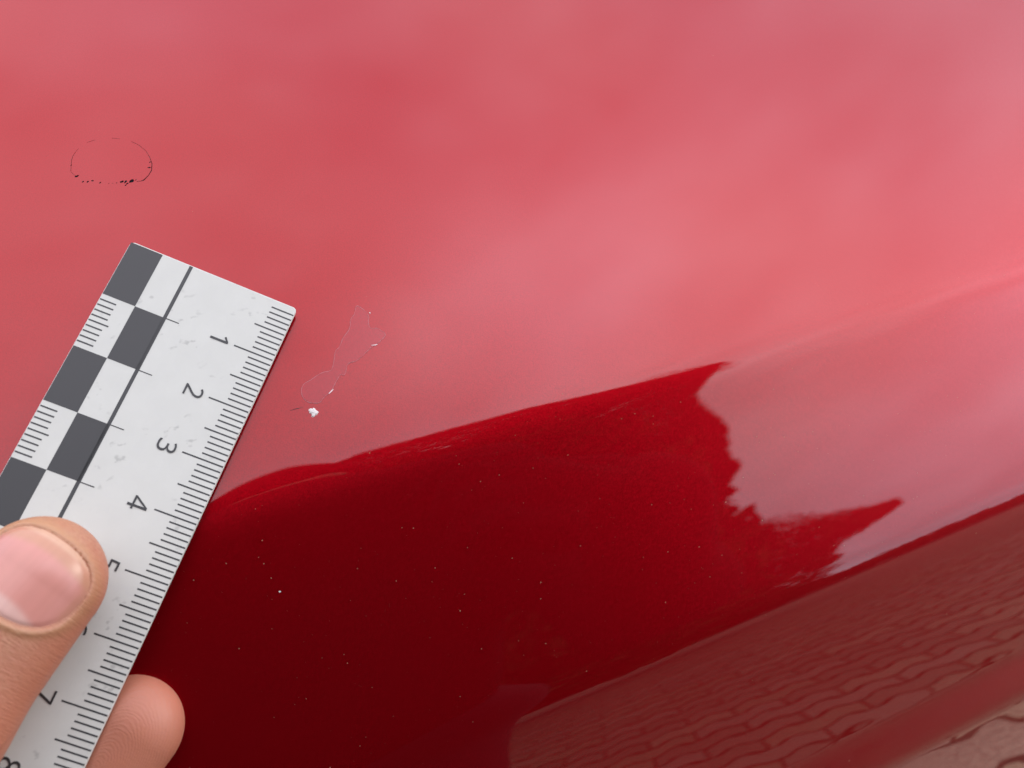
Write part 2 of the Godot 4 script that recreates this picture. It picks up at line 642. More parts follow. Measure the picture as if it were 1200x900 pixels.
# ---------------------------------------------------------------- bodies: capsules joined smoothly, meshed as surface nets
class Body:
	var a := PackedVector3Array()
	var d := PackedVector3Array()
	var inv := PackedFloat32Array()
	var ra := PackedFloat32Array()
	var rb := PackedFloat32Array()
	var flat := PackedVector3Array()      # direction in which the bone is thinner
	var thin := PackedFloat32Array()
	var blend := 0.004
	var tint := Color.WHITE

	func fold(_p: Vector3) -> float:
		return 0.0

	func color_of(_p: Vector3) -> Color:
		return tint

	func uv_of(p: Vector3) -> Vector2:
		return Vector2(p.x, p.y)

	func bone(from: Vector3, to: Vector3, r0: float, r1: float, flat_dir := Vector3.ZERO, thinner := 1.0) -> void:
		a.append(from)
		d.append(to - from)
		inv.append(1.0 / maxf((to - from).length_squared(), 1e-12))
		ra.append(r0)
		rb.append(r1)
		flat.append(flat_dir)
		thin.append(1.0 / thinner - 1.0)

	func dist(p: Vector3) -> float:
		var best := 1e9
		for i in a.size():
			var v := p - a[i]
			var t := clampf(v.dot(d[i]) * inv[i], 0.0, 1.0)
			v -= d[i] * t
			if thin[i] != 0.0:
				v += flat[i] * (v.dot(flat[i]) * thin[i])
			var e := v.length() - lerpf(ra[i], rb[i], t)
			var h := maxf(blend - absf(e - best), 0.0) / blend
			best = minf(e, best) - h * h * blend * 0.25
		return best - fold(p)

	func grad(p: Vector3, e: float) -> Vector3:
		var c := dist(p)
		return Vector3(dist(p + Vector3(e, 0, 0)) - c, dist(p + Vector3(0, e, 0)) - c, dist(p + Vector3(0, 0, e)) - c).normalized()

	func mesh(lo: Vector3, hi: Vector3, cell: float, leave := AABB(), earlier: ArrayMesh = null) -> ArrayMesh:
		var nx := int((hi.x - lo.x) / cell / 8.0 + 1) * 8
		var ny := int((hi.y - lo.y) / cell / 8.0 + 1) * 8
		var nz := int((hi.z - lo.z) / cell / 8.0 + 1) * 8
		var sx := nx + 1
		var sy := ny + 1
		var field := PackedFloat32Array()
		field.resize(sx * sy * (nz + 1))
		field.fill(1e3)
		var reach := cell * 8.0 * 0.87 * 1.25 + cell
		var live: Array[Vector3i] = []
		for bz in nz / 8:
			for by in ny / 8:
				for bx in nx / 8:
					var mid := lo + Vector3(bx * 8 + 4, by * 8 + 4, bz * 8 + 4) * cell
					if leave.has_volume() and leave.grow(-cell * 8.0).has_point(mid):
						continue
					var m := dist(mid)
					if absf(m) > reach:
						if m < 0:
							for z in range(bz * 8, bz * 8 + 9):
								for y in range(by * 8, by * 8 + 9):
									for x in range(bx * 8, bx * 8 + 9):
										var at := x + sx * (y + sy * z)
										if field[at] > 900.0:
											field[at] = -1e3
						continue
					live.append(Vector3i(bx, by, bz))
					for z in range(bz * 8, bz * 8 + 9):
						for y in range(by * 8, by * 8 + 9):
							for x in range(bx * 8, bx * 8 + 9):
								var at := x + sx * (y + sy * z)
								if absf(field[at]) > 900.0:
									field[at] = dist(lo + Vector3(x, y, z) * cell)
		var index := {}
		var v := PackedVector3Array()
		var n := PackedVector3Array()
		var col := PackedColorArray()
		var uv := PackedVector2Array()
		var idx := PackedInt32Array()
		var offs := [0, 1, sx, sx + 1, sx * sy, sx * sy + 1, sx * sy + sx, sx * sy + sx + 1]
		var spots := [Vector3(0, 0, 0), Vector3(1, 0, 0), Vector3(0, 1, 0), Vector3(1, 1, 0), Vector3(0, 0, 1), Vector3(1, 0, 1), Vector3(0, 1, 1), Vector3(1, 1, 1)]
		var edges := [[0, 1], [2, 3], [4, 5], [6, 7], [0, 2], [1, 3], [4, 6], [5, 7], [0, 4], [1, 5], [2, 6], [3, 7]]
		var cells: Array[Vector3i] = []
		for b in live:
			for z in range(b.z * 8, b.z * 8 + 8):
				for y in range(b.y * 8, b.y * 8 + 8):
					for x in range(b.x * 8, b.x * 8 + 8):
						var at := x + sx * (y + sy * z)
						if leave.has_volume() and leave.has_point(lo + (Vector3(x, y, z) + Vector3.ONE * 0.5) * cell):
							continue
						var mask := 0
						for k in 8:
							if field[at + offs[k]] < 0.0:
								mask += 1
						if mask == 0 or mask == 8:
							continue
						var sum := Vector3.ZERO
						var count := 0
						for e in edges:
							var f0: float = field[at + offs[e[0]]]
							var f1: float = field[at + offs[e[1]]]
							if (f0 < 0.0) != (f1 < 0.0):
								sum += (spots[e[0]] as Vector3).lerp(spots[e[1]], f0 / (f0 - f1))
								count += 1
						var p := lo + (Vector3(x, y, z) + sum / count) * cell
						var g := grad(p, cell * 0.3)
						p -= g * dist(p)
						index[at] = v.size()
						v.append(p)
						n.append(g)
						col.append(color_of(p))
						uv.append(uv_of(p))
						cells.append(Vector3i(x, y, z))
		var sz := sx * sy
		for c in cells:
			var at := c.x + sx * (c.y + sy * c.z)
			var f0 := field[at]
			if c.y > 0 and c.z > 0 and (f0 < 0.0) != (field[at + 1] < 0.0):
				quad(idx, index, [at, at - sx, at - sx - sz, at - sz], f0 < 0.0)
			if c.x > 0 and c.z > 0 and (f0 < 0.0) != (field[at + sx] < 0.0):
				quad(idx, index, [at, at - sz, at - 1 - sz, at - 1], f0 < 0.0)
			if c.x > 0 and c.y > 0 and (f0 < 0.0) != (field[at + sz] < 0.0):
				quad(idx, index, [at, at - 1, at - 1 - sx, at - sx], f0 < 0.0)
		var arr := []
		arr.resize(Mesh.ARRAY_MAX)
		arr[Mesh.ARRAY_VERTEX] = v
		arr[Mesh.ARRAY_NORMAL] = n
		arr[Mesh.ARRAY_COLOR] = col
		arr[Mesh.ARRAY_TEX_UV] = uv
		arr[Mesh.ARRAY_INDEX] = idx
		if earlier:      # one surface made of a fine grid and a coarse one
			var was := earlier.surface_get_arrays(0)
			var shift := v.size()
			for slot in [Mesh.ARRAY_VERTEX, Mesh.ARRAY_NORMAL, Mesh.ARRAY_COLOR, Mesh.ARRAY_TEX_UV]:
				arr[slot].append_array(was[slot])
			for k in was[Mesh.ARRAY_INDEX]:
				idx.append(k + shift)
			arr[Mesh.ARRAY_INDEX] = idx
		var out := ArrayMesh.new()
		out.add_surface_from_arrays(Mesh.PRIMITIVE_TRIANGLES, arr)
		return out

	func quad(idx: PackedInt32Array, index: Dictionary, c: Array, inside: bool) -> void:
		for k in c:
			if not index.has(k):
				return
		var i0: int = index[c[0]]
		var i1: int = index[c[1]]
		var i2: int = index[c[2]]
		var i3: int = index[c[3]]
		if inside:
			idx.append_array([i0, i2, i1, i0, i3, i2])
		else:
			idx.append_array([i0, i1, i2, i0, i2, i3])


func on_ruler(x: float, y: float, z: float) -> Vector3:     # centimetres in the ruler's own axes
	return RULER * (Vector3(x, y, z) * 0.01)


const SKIN := Color(0.40, 0.188, 0.112)


class Hand extends Body:
	const NAIL_MID := -0.0001      # along the thumb, from the centre of its tip
	const NAIL_LONG := 0.0060
	const NAIL_WIDE := 0.0073
	var thumb_tip: Vector3
	var thumb_axis: Vector3     # towards the tip
	var thumb_up: Vector3
	var thumb_side: Vector3
	var index_tip: Vector3
	var index_axis: Vector3
	var index_side: Vector3
	var skin_noise := FastNoiseLite.new()
	var with_fold := true
	var side_sign := 1.0

	func nail_edge(u: float, w: float) -> float:      # below 1 inside the nail's outline
		var lu := (u - NAIL_MID) / NAIL_LONG
		var lw := w / NAIL_WIDE
		return pow(pow(absf(lu), 2.6) + pow(absf(lw), 2.6), 1.0 / 2.6)

	func fold(p: Vector3) -> float:     # how far the skin rises (or, under the nail, sinks)
		var v := p - thumb_tip
		if not with_fold or v.length_squared() > 0.0006:
			return 0.0
		var up := v.dot(thumb_up)
		if up < 0.0005:
			return 0.0
		var e := nail_edge(v.dot(thumb_axis), v.dot(thumb_side))
		var there := smoothstep(0.0005, 0.003, up)
		var near_cuticle := smoothstep(0.1, -0.7, (v.dot(thumb_axis) - NAIL_MID) / NAIL_LONG)
		var rim := exp(-pow((e - 1.11) / 0.075, 2.0)) * lerpf(0.00012, 0.00034, near_cuticle)
		var groove := exp(-pow((e - 1.0) / 0.035, 2.0)) * -0.00022
		var bed := -0.0003 * (1.0 - smoothstep(0.93, 1.0, e))
		return there * (rim + bed + groove)

	func color_of(p: Vector3) -> Color:
		var c := SKIN
		var k := skin_noise.get_noise_3dv(p * 260.0)
		c = c.lerp(Color(0.40, 0.145, 0.088), clampf(0.35 + k * 0.7, 0, 1) * 0.6)
		var fine := 1.0 + 0.16 * skin_noise.get_noise_3dv(p * 1700.0)
		c = Color(c.r * fine, c.g * fine * fine, c.b * fine * fine)
		var tip := clampf(1.0 - (p.distance_to(index_tip) - 0.004) / 0.018, 0, 1)
		c = c.lerp(Color(0.40, 0.145, 0.108), tip * 0.85)
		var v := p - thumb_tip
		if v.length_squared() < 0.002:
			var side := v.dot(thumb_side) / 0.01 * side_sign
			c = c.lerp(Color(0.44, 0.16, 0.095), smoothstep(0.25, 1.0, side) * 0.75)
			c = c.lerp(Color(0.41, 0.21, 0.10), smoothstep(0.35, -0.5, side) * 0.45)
		if v.length_squared() < 0.0006 and v.dot(thumb_up) > 0.001:
			var e := nail_edge(v.dot(thumb_axis), v.dot(thumb_side))
			c = c.lerp(Color(0.45, 0.25, 0.125), exp(-pow((e - 1.12) / 0.1, 2.0)) * 0.45)
			c = c.lerp(Color(0.30, 0.11, 0.06), exp(-pow((e - 1.0) / 0.04, 2.0)) * 0.3)
		return c

	func uv_of(p: Vector3) -> Vector2:
		var t := p - thumb_tip
		var i := p - index_tip
		if i.length() < t.length():
			return Vector2(0.75 + clampf(i.dot(index_side) / 0.08, -0.24, 0.24), 0.5 + i.dot(index_axis) / 0.04)
		return Vector2(0.25 + clampf(t.dot(thumb_side) / 0.08, -0.24, 0.24), 0.5 + t.dot(thumb_axis) / 0.04)


class Head extends Body:
	var mouth := Vector3.ZERO

	func color_of(p: Vector3) -> Color:
		return Color(0.36, 0.12, 0.10) if p.distance_to(mouth) < 0.022 else tint


func skin_relief() -> ImageTexture:      # left half: fine creases; right half: a fingertip's ridges
	var size := 1024
	var img := Image.create(size, size, false, Image.FORMAT_RGB8)
	var n := FastNoiseLite.new()
	n.seed = 2
	n.noise_type = FastNoiseLite.TYPE_CELLULAR
	n.cellular_return_type = FastNoiseLite.RETURN_DISTANCE2_SUB
	n.frequency = 0.05
	var w := FastNoiseLite.new()
	w.seed = 6
	w.frequency = 0.01
	for y in size:
		for x in size:
			var v := 0.5
			if x < size / 2:
				v = 0.55 + 0.45 * n.get_noise_2d(x * 0.9 + 12.0 * w.get_noise_2d(x * 2.0, y * 2.0), y * 1.7) + 0.2 * w.get_noise_2d(x * 3.0 + y * 0.4, y * 6.0) + 0.12 * w.get_noise_2d(x * 14.0, y * 14.0)
			else:
				var cx := (x - size * 0.75) / size * 80.0     # millimetres across
				var cy := (y - size * 0.5) / size * 40.0 + 6.0
				var r := sqrt(cx * cx * 1.7 + cy * cy * 0.45) + 0.5 * w.get_noise_2d(x * 1.0, y * 1.0)
				v = 0.5 + 0.07 * sin(r * TAU / 0.42) + 0.1 * w.get_noise_2d(x * 8.0, y * 8.0)
			img.set_pixel(x, y, Color(v, v, v))
	return ImageTexture.create_from_image(img)


func make_person() -> void:
	var hand := Hand.new()
	hand.skin_noise.seed = 12
	hand.skin_noise.frequency = 1.0
	hand.skin_noise.fractal_octaves = 3
	var up0: Vector3 = RULER.basis.y
	var thumb_tip := on_ruler(-1.57, 0.78, 5.565)
	var thumb_mid := on_ruler(-2.16, 0.86, 7.9)
	hand.thumb_tip = thumb_tip
	hand.thumb_axis = (thumb_tip - thumb_mid).normalized()
	hand.thumb_side = hand.thumb_axis.cross(up0).normalized()
	hand.thumb_up = hand.thumb_side.cross(hand.thumb_axis).normalized()
	var index_tip := on_ruler(0.28, -0.70, 7.10)
	var index_mid := on_ruler(-0.28, -0.95, 9.1)
	hand.index_tip = index_tip
	hand.index_axis = (index_tip - index_mid).normalized()
	hand.index_side = hand.index_axis.cross(up0).normalized()
	var iup := hand.index_side.cross(hand.index_axis).normalized()
	hand.blend = 0.006
	hand.bone(thumb_mid, thumb_tip, 0.0113, 0.0091, hand.thumb_up, 0.82)
	var thumb_base := on_ruler(-3.0, 0.9, 10.9)
	hand.bone(thumb_base, thumb_mid, 0.0115, 0.0100, hand.thumb_up, 0.85)
	var palm := on_ruler(-3.2, -1.6, 13.6)
	hand.bone(palm, thumb_base, 0.017, 0.013)
	hand.bone(index_mid, index_tip, 0.0084, 0.0079, iup, 0.8)
	var index_base := on_ruler(-0.6, -2.6, 11.3)
	hand.bone(index_base, index_mid, 0.0095, 0.0084)
	var knuckle := on_ruler(-1.6, -3.2, 13.6)
	hand.bone(knuckle, index_base, 0.0110, 0.0095)
	var spread := [[-1.7, -1.3, 9.3, -1.7, -3.2, 11.6, -2.4, -3.8, 14.2], [-2.9, -1.6, 10.2, -2.7, -3.6, 12.2, -3.3, -3.9, 14.8], [-4.0, -1.8, 11.4, -3.7, -3.4, 13.0, -4.1, -3.7, 15.2]]
	for f in spread:
		var t := on_ruler(f[0], f[1], f[2])
		var m := on_ruler(f[3], f[4], f[5])
		var k := on_ruler(f[6], f[7], f[8])
		hand.bone(m, t, 0.0085, 0.0075)
		hand.bone(k, m, 0.0102, 0.0088)
		hand.bone(on_ruler(-4.2, -2.4, 17.5), k, 0.016, 0.0125)
	var wrist := on_ruler(-4.3, -2.0, 19.0)
	hand.bone(wrist, palm, 0.021, 0.019)
	hand.bone(wrist, knuckle, 0.021, 0.014)
	var lo := Vector3(1e9, 1e9, 1e9)
	var hi := -lo
	for i in hand.a.size():
		for p in [hand.a[i], hand.a[i] + hand.d[i]]:
			lo = lo.min(p - Vector3.ONE * 0.024)
			hi = hi.max(p + Vector3.ONE * 0.024)
	var skin := StandardMaterial3D.new()
	skin.vertex_color_use_as_albedo = true
	skin.roughness = 0.5
	skin.subsurf_scatter_enabled = true
	skin.subsurf_scatter_strength = 0.06
	skin.heightmap_enabled = true
	skin.heightmap_texture = skin_relief()
	skin.heightmap_scale = 0.013
	# a fine grid for the two fingertips in view, a coarser one for the rest
	var close := AABB(Vector3(-0.104, 0.856, -0.004), Vector3(0.0448, 0.064, 0.048))
	var fine := hand.mesh(close.position, close.end - Vector3.ONE * 0.0001, 0.0004)
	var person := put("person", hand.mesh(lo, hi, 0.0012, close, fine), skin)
	tag(person, "person in dark clothes, bare thumb pinching the white ruler onto a fingertip below", "person")
	make_nail(hand, person)
	make_body(person, wrist)


func make_nail(hand: Hand, person: Node3D) -> void:
	var rows := 44
	var cols := 44
	var v := PackedVector3Array()
	var col := PackedColorArray()
	var idx := PackedInt32Array()
	hand.with_fold = false
	for j in rows + 1:
		for i in cols + 1:
			# a disc squared off to the nail's outline
			var a := Vector2(i * 2.0 / cols - 1.0, j * 2.0 / rows - 1.0)
			var disc := Vector2(a.x * sqrt(1.0 - a.y * a.y * 0.5), a.y * sqrt(1.0 - a.x * a.x * 0.5))
			var r := disc.length()
			if r > 1e-5:
				var sq := pow(pow(absf(disc.x / r), 2.6) + pow(absf(disc.y / r), 2.6), -1.0 / 2.6)
				disc *= sq
			var u := hand.NAIL_MID + disc.y * hand.NAIL_LONG * 1.02
			var w := disc.x * hand.NAIL_WIDE * 1.02
			var p := hand.thumb_tip + hand.thumb_axis * u + hand.thumb_side * w + hand.thumb_up * 0.012
			for k in 24:
				p -= hand.thumb_up * maxf(hand.dist(p), 0.0) * 0.7
			var e := minf(hand.nail_edge(u, w), 1.0)
			p -= hand.thumb_up * (-0.00003 + 0.00030 * smoothstep(0.9, 1.02, e) - 0.00022 * (1.0 - e * e))
			v.append(p)
			var c := Color(0.54, 0.235, 0.195)
			var lu := (u - hand.NAIL_MID) / hand.NAIL_LONG
			var lw := w / hand.NAIL_WIDE
			c = c.lerp(Color(0.62, 0.40, 0.35), smoothstep(-0.52, -0.72, lu + 0.42 * lw * lw) * 0.8)
			c = c.lerp(Color(0.46, 0.235, 0.14), smoothstep(0.50, 0.72, lu + 0.25 * lw * lw) * 0.8)
			c = c.lerp(Color(0.60, 0.44, 0.30), smoothstep(0.80, 0.9, lu + 0.12 * lw * lw) * 0.35)
			c = c.lerp(Color(0.43, 0.21, 0.13), smoothstep(0.86, 0.97, absf(lw)) * 0.5)
			var t := 1.0 + 0.018 * sin(lw * 34.0 + 2.0 * sin(lw * 9.0))      # faint lengthwise ridges
			c = Color(c.r * t, c.g * t, c.b * t)
			col.append(c)
	for j in rows:
		for i in cols:
			var a := j * (cols + 1) + i
			idx.append_array([a, a + cols + 1, a + 1, a + 1, a + cols + 1, a + cols + 2])
	var n := PackedVector3Array()
	n.resize(v.size())
	for k in range(0, idx.size(), 3):
		var f := (v[idx[k + 1]] - v[idx[k]]).cross(v[idx[k + 2]] - v[idx[k]])
		if f.dot(hand.thumb_up) < 0:
			f = -f
		for q in 3:
			n[idx[k + q]] += f
	for k in n.size():
		n[k] = n[k].normalized()
	# clockwise from above
	var t := (v[idx[1]] - v[idx[0]]).cross(v[idx[2]] - v[idx[0]])
	if t.dot(hand.thumb_up) > 0:
		for k in range(0, idx.size(), 3):
			var s := idx[k + 1]
			idx[k + 1] = idx[k + 2]
			idx[k + 2] = s
	var m := StandardMaterial3D.new()
	m.vertex_color_use_as_albedo = true
	m.roughness = 0.3
	put("thumbnail", arrays_mesh(v, n, idx, PackedVector2Array(), col), m, person)


func make_body(person: Node3D, wrist: Vector3) -> void:
	var shoulder_left := Vector3(-0.22, 1.27, 0.44)
	var shoulder_right := Vector3(0.11, 1.26, 0.49)
	var elbow_left := Vector3(-0.33, 1.00, 0.30)
	var elbow_right := Vector3(0.20, 0.98, 0.45)
	var wrist_right := Vector3(0.13, 0.985, 0.24)
	var hips := Vector3(-0.05, 0.93, 0.66)
	var jacket := Body.new()
	jacket.blend = 0.08
	jacket.bone(hips + Vector3(0, -0.04, 0), Vector3(-0.04, 1.10, 0.57), 0.15, 0.145, Vector3(0, 0, 1), 0.75)
	jacket.bone(Vector3(-0.04, 1.10, 0.57), Vector3(-0.03, 1.25, 0.47), 0.15, 0.15, Vector3(0, 0, 1), 0.75)
	jacket.bone(shoulder_left, shoulder_right, 0.072, 0.072)
	jacket.bone(Vector3(-0.03, 1.28, 0.46), Vector3(-0.01, 1.38, 0.42), 0.09, 0.062)
	jacket.bone(shoulder_left, elbow_left, 0.066, 0.052)
	jacket.bone(elbow_left, wrist + (elbow_left - wrist).normalized() * 0.02, 0.054, 0.036)
	jacket.bone(shoulder_right, elbow_right, 0.060, 0.046)
	jacket.bone(elbow_right, wrist_right, 0.044, 0.036)
	var cloth := matt(Color(0.013, 0.012, 0.012))
	put("jacket", jacket.mesh(Vector3(-0.5, 0.74, 0.0), Vector3(0.5, 1.46, 0.9), 0.014), cloth, person)
	var trousers := Body.new()
	trousers.blend = 0.05
	trousers.bone(hips + Vector3(-0.08, -0.02, 0), hips + Vector3(0.08, -0.02, 0), 0.125, 0.125)
	for side in [-1, 1]:
		var knee := Vector3(-0.06 + side * 0.09, 0.5, 0.62)
		trousers.bone(hips + Vector3(side * 0.085, -0.08, 0), knee, 0.088, 0.064)
		trousers.bone(knee, Vector3(-0.06 + side * 0.10, 0.09, 0.70), 0.064, 0.058)
	put("trousers", trousers.mesh(Vector3(-0.4, 0.0, 0.4), Vector3(0.3, 1.1, 0.9), 0.016), paint_of(Color(0.014, 0.016, 0.026), 0.9), person)
	for side in [-1, 1]:
		var shoe := Body.new()
		shoe.blend = 0.03
		var heel := Vector3(-0.06 + side * 0.10, 0.045, 0.73)
		shoe.bone(heel, heel + Vector3(side * 0.015, -0.005, -0.20), 0.043, 0.038)
		put("shoe", shoe.mesh(heel - Vector3(0.1, 0.1, 0.3), heel + Vector3(0.1, 0.1, 0.1), 0.012), paint_of(Color(0.02, 0.02, 0.02), 0.6), person)
	# the head, looking down at the panel
	var head := Head.new()
	head.blend = 0.03
	var c := Vector3(0.0, 1.44, 0.50)
	head.bone(Vector3(-0.01, 1.30, 0.51), c + Vector3(0, -0.07, 0.01), 0.052, 0.056)
	head.bone(c + Vector3(0, 0.02, 0.02), c + Vector3(0, 0.03, -0.02), 0.088, 0.084, Vector3.RIGHT, 0.88)
	head.bone(c + Vector3(0, -0.03, -0.04), c + Vector3(0, -0.085, -0.055), 0.055, 0.034)
	head.bone(c + Vector3(0, 0.0, -0.10), c + Vector3(0, -0.03, -0.118), 0.011, 0.015)
	head.bone(c + Vector3(-0.022, -0.062, -0.094), c + Vector3(0.022, -0.062, -0.094), 0.008, 0.008)
	for side in [-1, 1]:
		head.bone(c + Vector3(side * 0.034, 0.012, -0.082), c + Vector3(side * 0.03, 0.012, -0.086), 0.013, 0.013)
		head.bone(c + Vector3(side * 0.083, -0.03, 0.0), c + Vector3(side * 0.086, 0.015, 0.01), 0.010, 0.014)
	head.tint = SKIN
	head.mouth = c + Vector3(0, -0.062, -0.1)
	var skin := StandardMaterial3D.new()
	skin.vertex_color_use_as_albedo = true
	skin.roughness = 0.5
	put("head", head.mesh(c - Vector3(0.14, 0.22, 0.17), c + Vector3(0.14, 0.14, 0.16), 0.006), skin, person)
	var hair := Body.new()
	hair.blend = 0.04
	hair.bone(c + Vector3(0, 0.055, -0.035), c + Vector3(0, 0.0, 0.06), 0.088, 0.086)
	hair.bone(c + Vector3(-0.07, 0.03, 0.03), c + Vector3(-0.075, -0.03, 0.03), 0.035, 0.028)
	hair.bone(c + Vector3(0.07, 0.03, 0.03), c + Vector3(0.075, -0.03, 0.03), 0.035, 0.028)
	put("hair", hair.mesh(c - Vector3(0.16, 0.18, 0.17), c + Vector3(0.16, 0.19, 0.2), 0.01), matt(Color(0.014, 0.010, 0.008)), person)
	# the other hand, beside the lens; black covering added to darken its reflection
	var other := Body.new()
	other.blend = 0.008
	var k := wrist_right + Vector3(-0.062, 0.002, -0.05)
	other.bone(wrist_right, k, 0.026, 0.024, Vector3.UP, 0.7)
	for f in 4:
		var root := k + Vector3(-0.004, 0.028 - f * 0.018, -0.008)
		var bend := root + Vector3(-0.028, 0.004, -0.018)
		other.bone(k, root, 0.018, 0.0105)
		other.bone(root, bend, 0.0095, 0.0085)
		other.bone(bend, bend + Vector3(-0.012 + f * 0.003, -0.004, 0.022), 0.0085, 0.0075)
	other.bone(wrist_right + Vector3(-0.02, 0.015, -0.03), k + Vector3(-0.01, 0.045, 0.02), 0.014, 0.009)
	other.tint = SKIN
	put("added_glove", other.mesh(k - Vector3.ONE * 0.1, k + Vector3.ONE * 0.13, 0.0035), matt(Color(0.012, 0.012, 0.012)), person)


# ---------------------------------------------------------------- ground and what stands on it
func make_ground() -> void:
	var bed := PlaneMesh.new()
	bed.size = Vector2(240, 240)
	var soil := paint_of(Color(0.06, 0.035, 0.022), 0.95)
	var g := put("ground", bed, soil)
	g.position = Vector3(0, -0.018, 0)
	g.set_meta("kind", "structure")
	var pavement := Node3D.new()
	pavement.name = called("pavement")
	add_child(pavement)
	pavement.set_meta("kind", "structure")
	# interlocking zigzag pavers, 22 by 12 cm
	var shape := []
	for k in [[0.0, 0.0], [.018, 0.0], [.044, .03], [.066, .03], [.092, 0.0], [.110, 0.0], [.128, 0.0], [.154, .03], [.176, .03], [.202, 0.0], [.22, 0.0]]:
		shape.append(Vector2(k[0], k[1]))
	for k in 11:
		shape.append(shape[10 - k] + Vector2(0, .115))
	var outline := PackedVector2Array()
	for p in shape:
		outline.append(p - Vector2(.11, .0725))
	for i in outline.size():
		outline[i].x *= 1.04      # the end joints are narrower than the long ones
	var gap := Geometry2D.offset_polygon(outline, -0.0070)[0]
	var face := Geometry2D.offset_polygon(outline, -0.0084)[0]
	var st := start()
	var tri := Geometry2D.triangulate_polygon(face)
	st.set_color(Color.WHITE)
	for k in range(0, tri.size(), 3):
		facet3(st, Vector3(face[tri[k]].x, 0, face[tri[k]].y), Vector3(face[tri[k + 1]].x, 0, face[tri[k + 1]].y), Vector3(face[tri[k + 2]].x, 0, face[tri[k + 2]].y), Vector3.UP)
	for i in gap.size():
		var j := (i + 1) % gap.size()
		var q := [Vector3(face[i % face.size()].x, 0, face[i % face.size()].y), Vector3(gap[i].x, -0.003, gap[i].y), Vector3(gap[j].x, -0.003, gap[j].y), Vector3(face[j % face.size()].x, 0, face[j % face.size()].y)]
		var n: Vector3 = (q[1] - q[0]).cross(q[2] - q[0]).normalized()
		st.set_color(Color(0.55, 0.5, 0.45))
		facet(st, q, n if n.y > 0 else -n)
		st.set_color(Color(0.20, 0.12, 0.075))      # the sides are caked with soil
		var low := Vector3(0, -0.02, 0)
		var out := Vector3(gap[i].x + gap[j].x, 0, gap[i].y + gap[j].y).normalized()
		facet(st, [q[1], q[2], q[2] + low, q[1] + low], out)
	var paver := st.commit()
	var rng := RandomNumberGenerator.new()
	rng.seed = 31
	var grain := stone_grain()
	var mats := []
	for k in 5:
		var t := 0.88 + 0.09 * k
		var m := paint_of(Color(0.40 * t, (0.285 + 0.01 * (k % 3)) * t, (0.20 + 0.014 * (k % 2)) * t), 0.85)
		m.vertex_color_use_as_albedo = true
		stony(m, grain)
		mats.append(m)
	var spots := []
	for j in 92:
		for i in 62:
			var p := Vector3(-3.0 + i * .22 + (.11 if j % 2 else 0.0), 0, -0.6 + j * .115)
			p = p.rotated(Vector3.UP, 0.32)
			spots.append(p)
	var eye := Vector3(0.6, 0, 0.8)
	spots.sort_custom(func(a, b): return a.distance_squared_to(eye) < b.distance_squared_to(eye))
	var rest := []
	for i in spots.size():
		var p: Vector3 = spots[i]
		var b := Basis(Vector3.UP, 0.32 + rng.randf_range(-0.012, 0.012)) * Basis(Vector3.RIGHT, rng.randf_range(-0.008, 0.008))
		p.y = rng.randf_range(-0.0015, 0.0015)
		if i < 300:
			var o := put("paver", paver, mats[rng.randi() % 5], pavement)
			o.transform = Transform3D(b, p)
		else:
			rest.append(Transform3D(b, p))
	var mm := MultiMesh.new()
	mm.transform_format = MultiMesh.TRANSFORM_3D
	mm.use_colors = true
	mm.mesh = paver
	mm.instance_count = rest.size()
	for i in rest.size():
		mm.set_instance_transform(i, rest[i])
		var t := rng.randf_range(0.88, 1.22)
		mm.set_instance_color(i, Color(0.40 * t, 0.295 * t, rng.randf_range(0.195, 0.225) * t))
	var far := MultiMeshInstance3D.new()
	far.name = "distant_pavers"
	far.multimesh = mm
	var fm := StandardMaterial3D.new()
	fm.vertex_color_use_as_albedo = true
	fm.roughness = 0.85
	stony(fm, grain)
	far.material_override = fm
	far.set_meta("kind", "stuff")
	pavement.add_child(far, true)


func stone_grain() -> ImageTexture:
	var n := FastNoiseLite.new()
	n.seed = 14
	n.frequency = 0.09
	n.fractal_octaves = 4
	var img := Image.create(256, 256, false, Image.FORMAT_RGB8)
	for y in 256:
		for x in 256:
			var v := 0.86 + 0.24 * n.get_noise_2d(x, y) * (1.0 if absi(x - 128) < 120 and absi(y - 128) < 120 else 0.5)
			img.set_pixel(x, y, Color(v, v * 0.985, v * 0.96))
	return ImageTexture.create_from_image(img)


func stony(m: StandardMaterial3D, grain: Texture2D) -> void:
	m.albedo_texture = grain
	m.uv1_triplanar = true
	m.uv1_world_triplanar = true
	m.uv1_scale = Vector3.ONE * 3.3


func leaf_mesh(size: float) -> ArrayMesh:
	var st := start()
	facet(st, [Vector3(-0.5, 0, 0) * size, Vector3(0, 0.08, 0.32) * size, Vector3(0.5, 0, 0) * size, Vector3(0, 0.08, -0.32) * size], Vector3.UP)
	return st.commit()


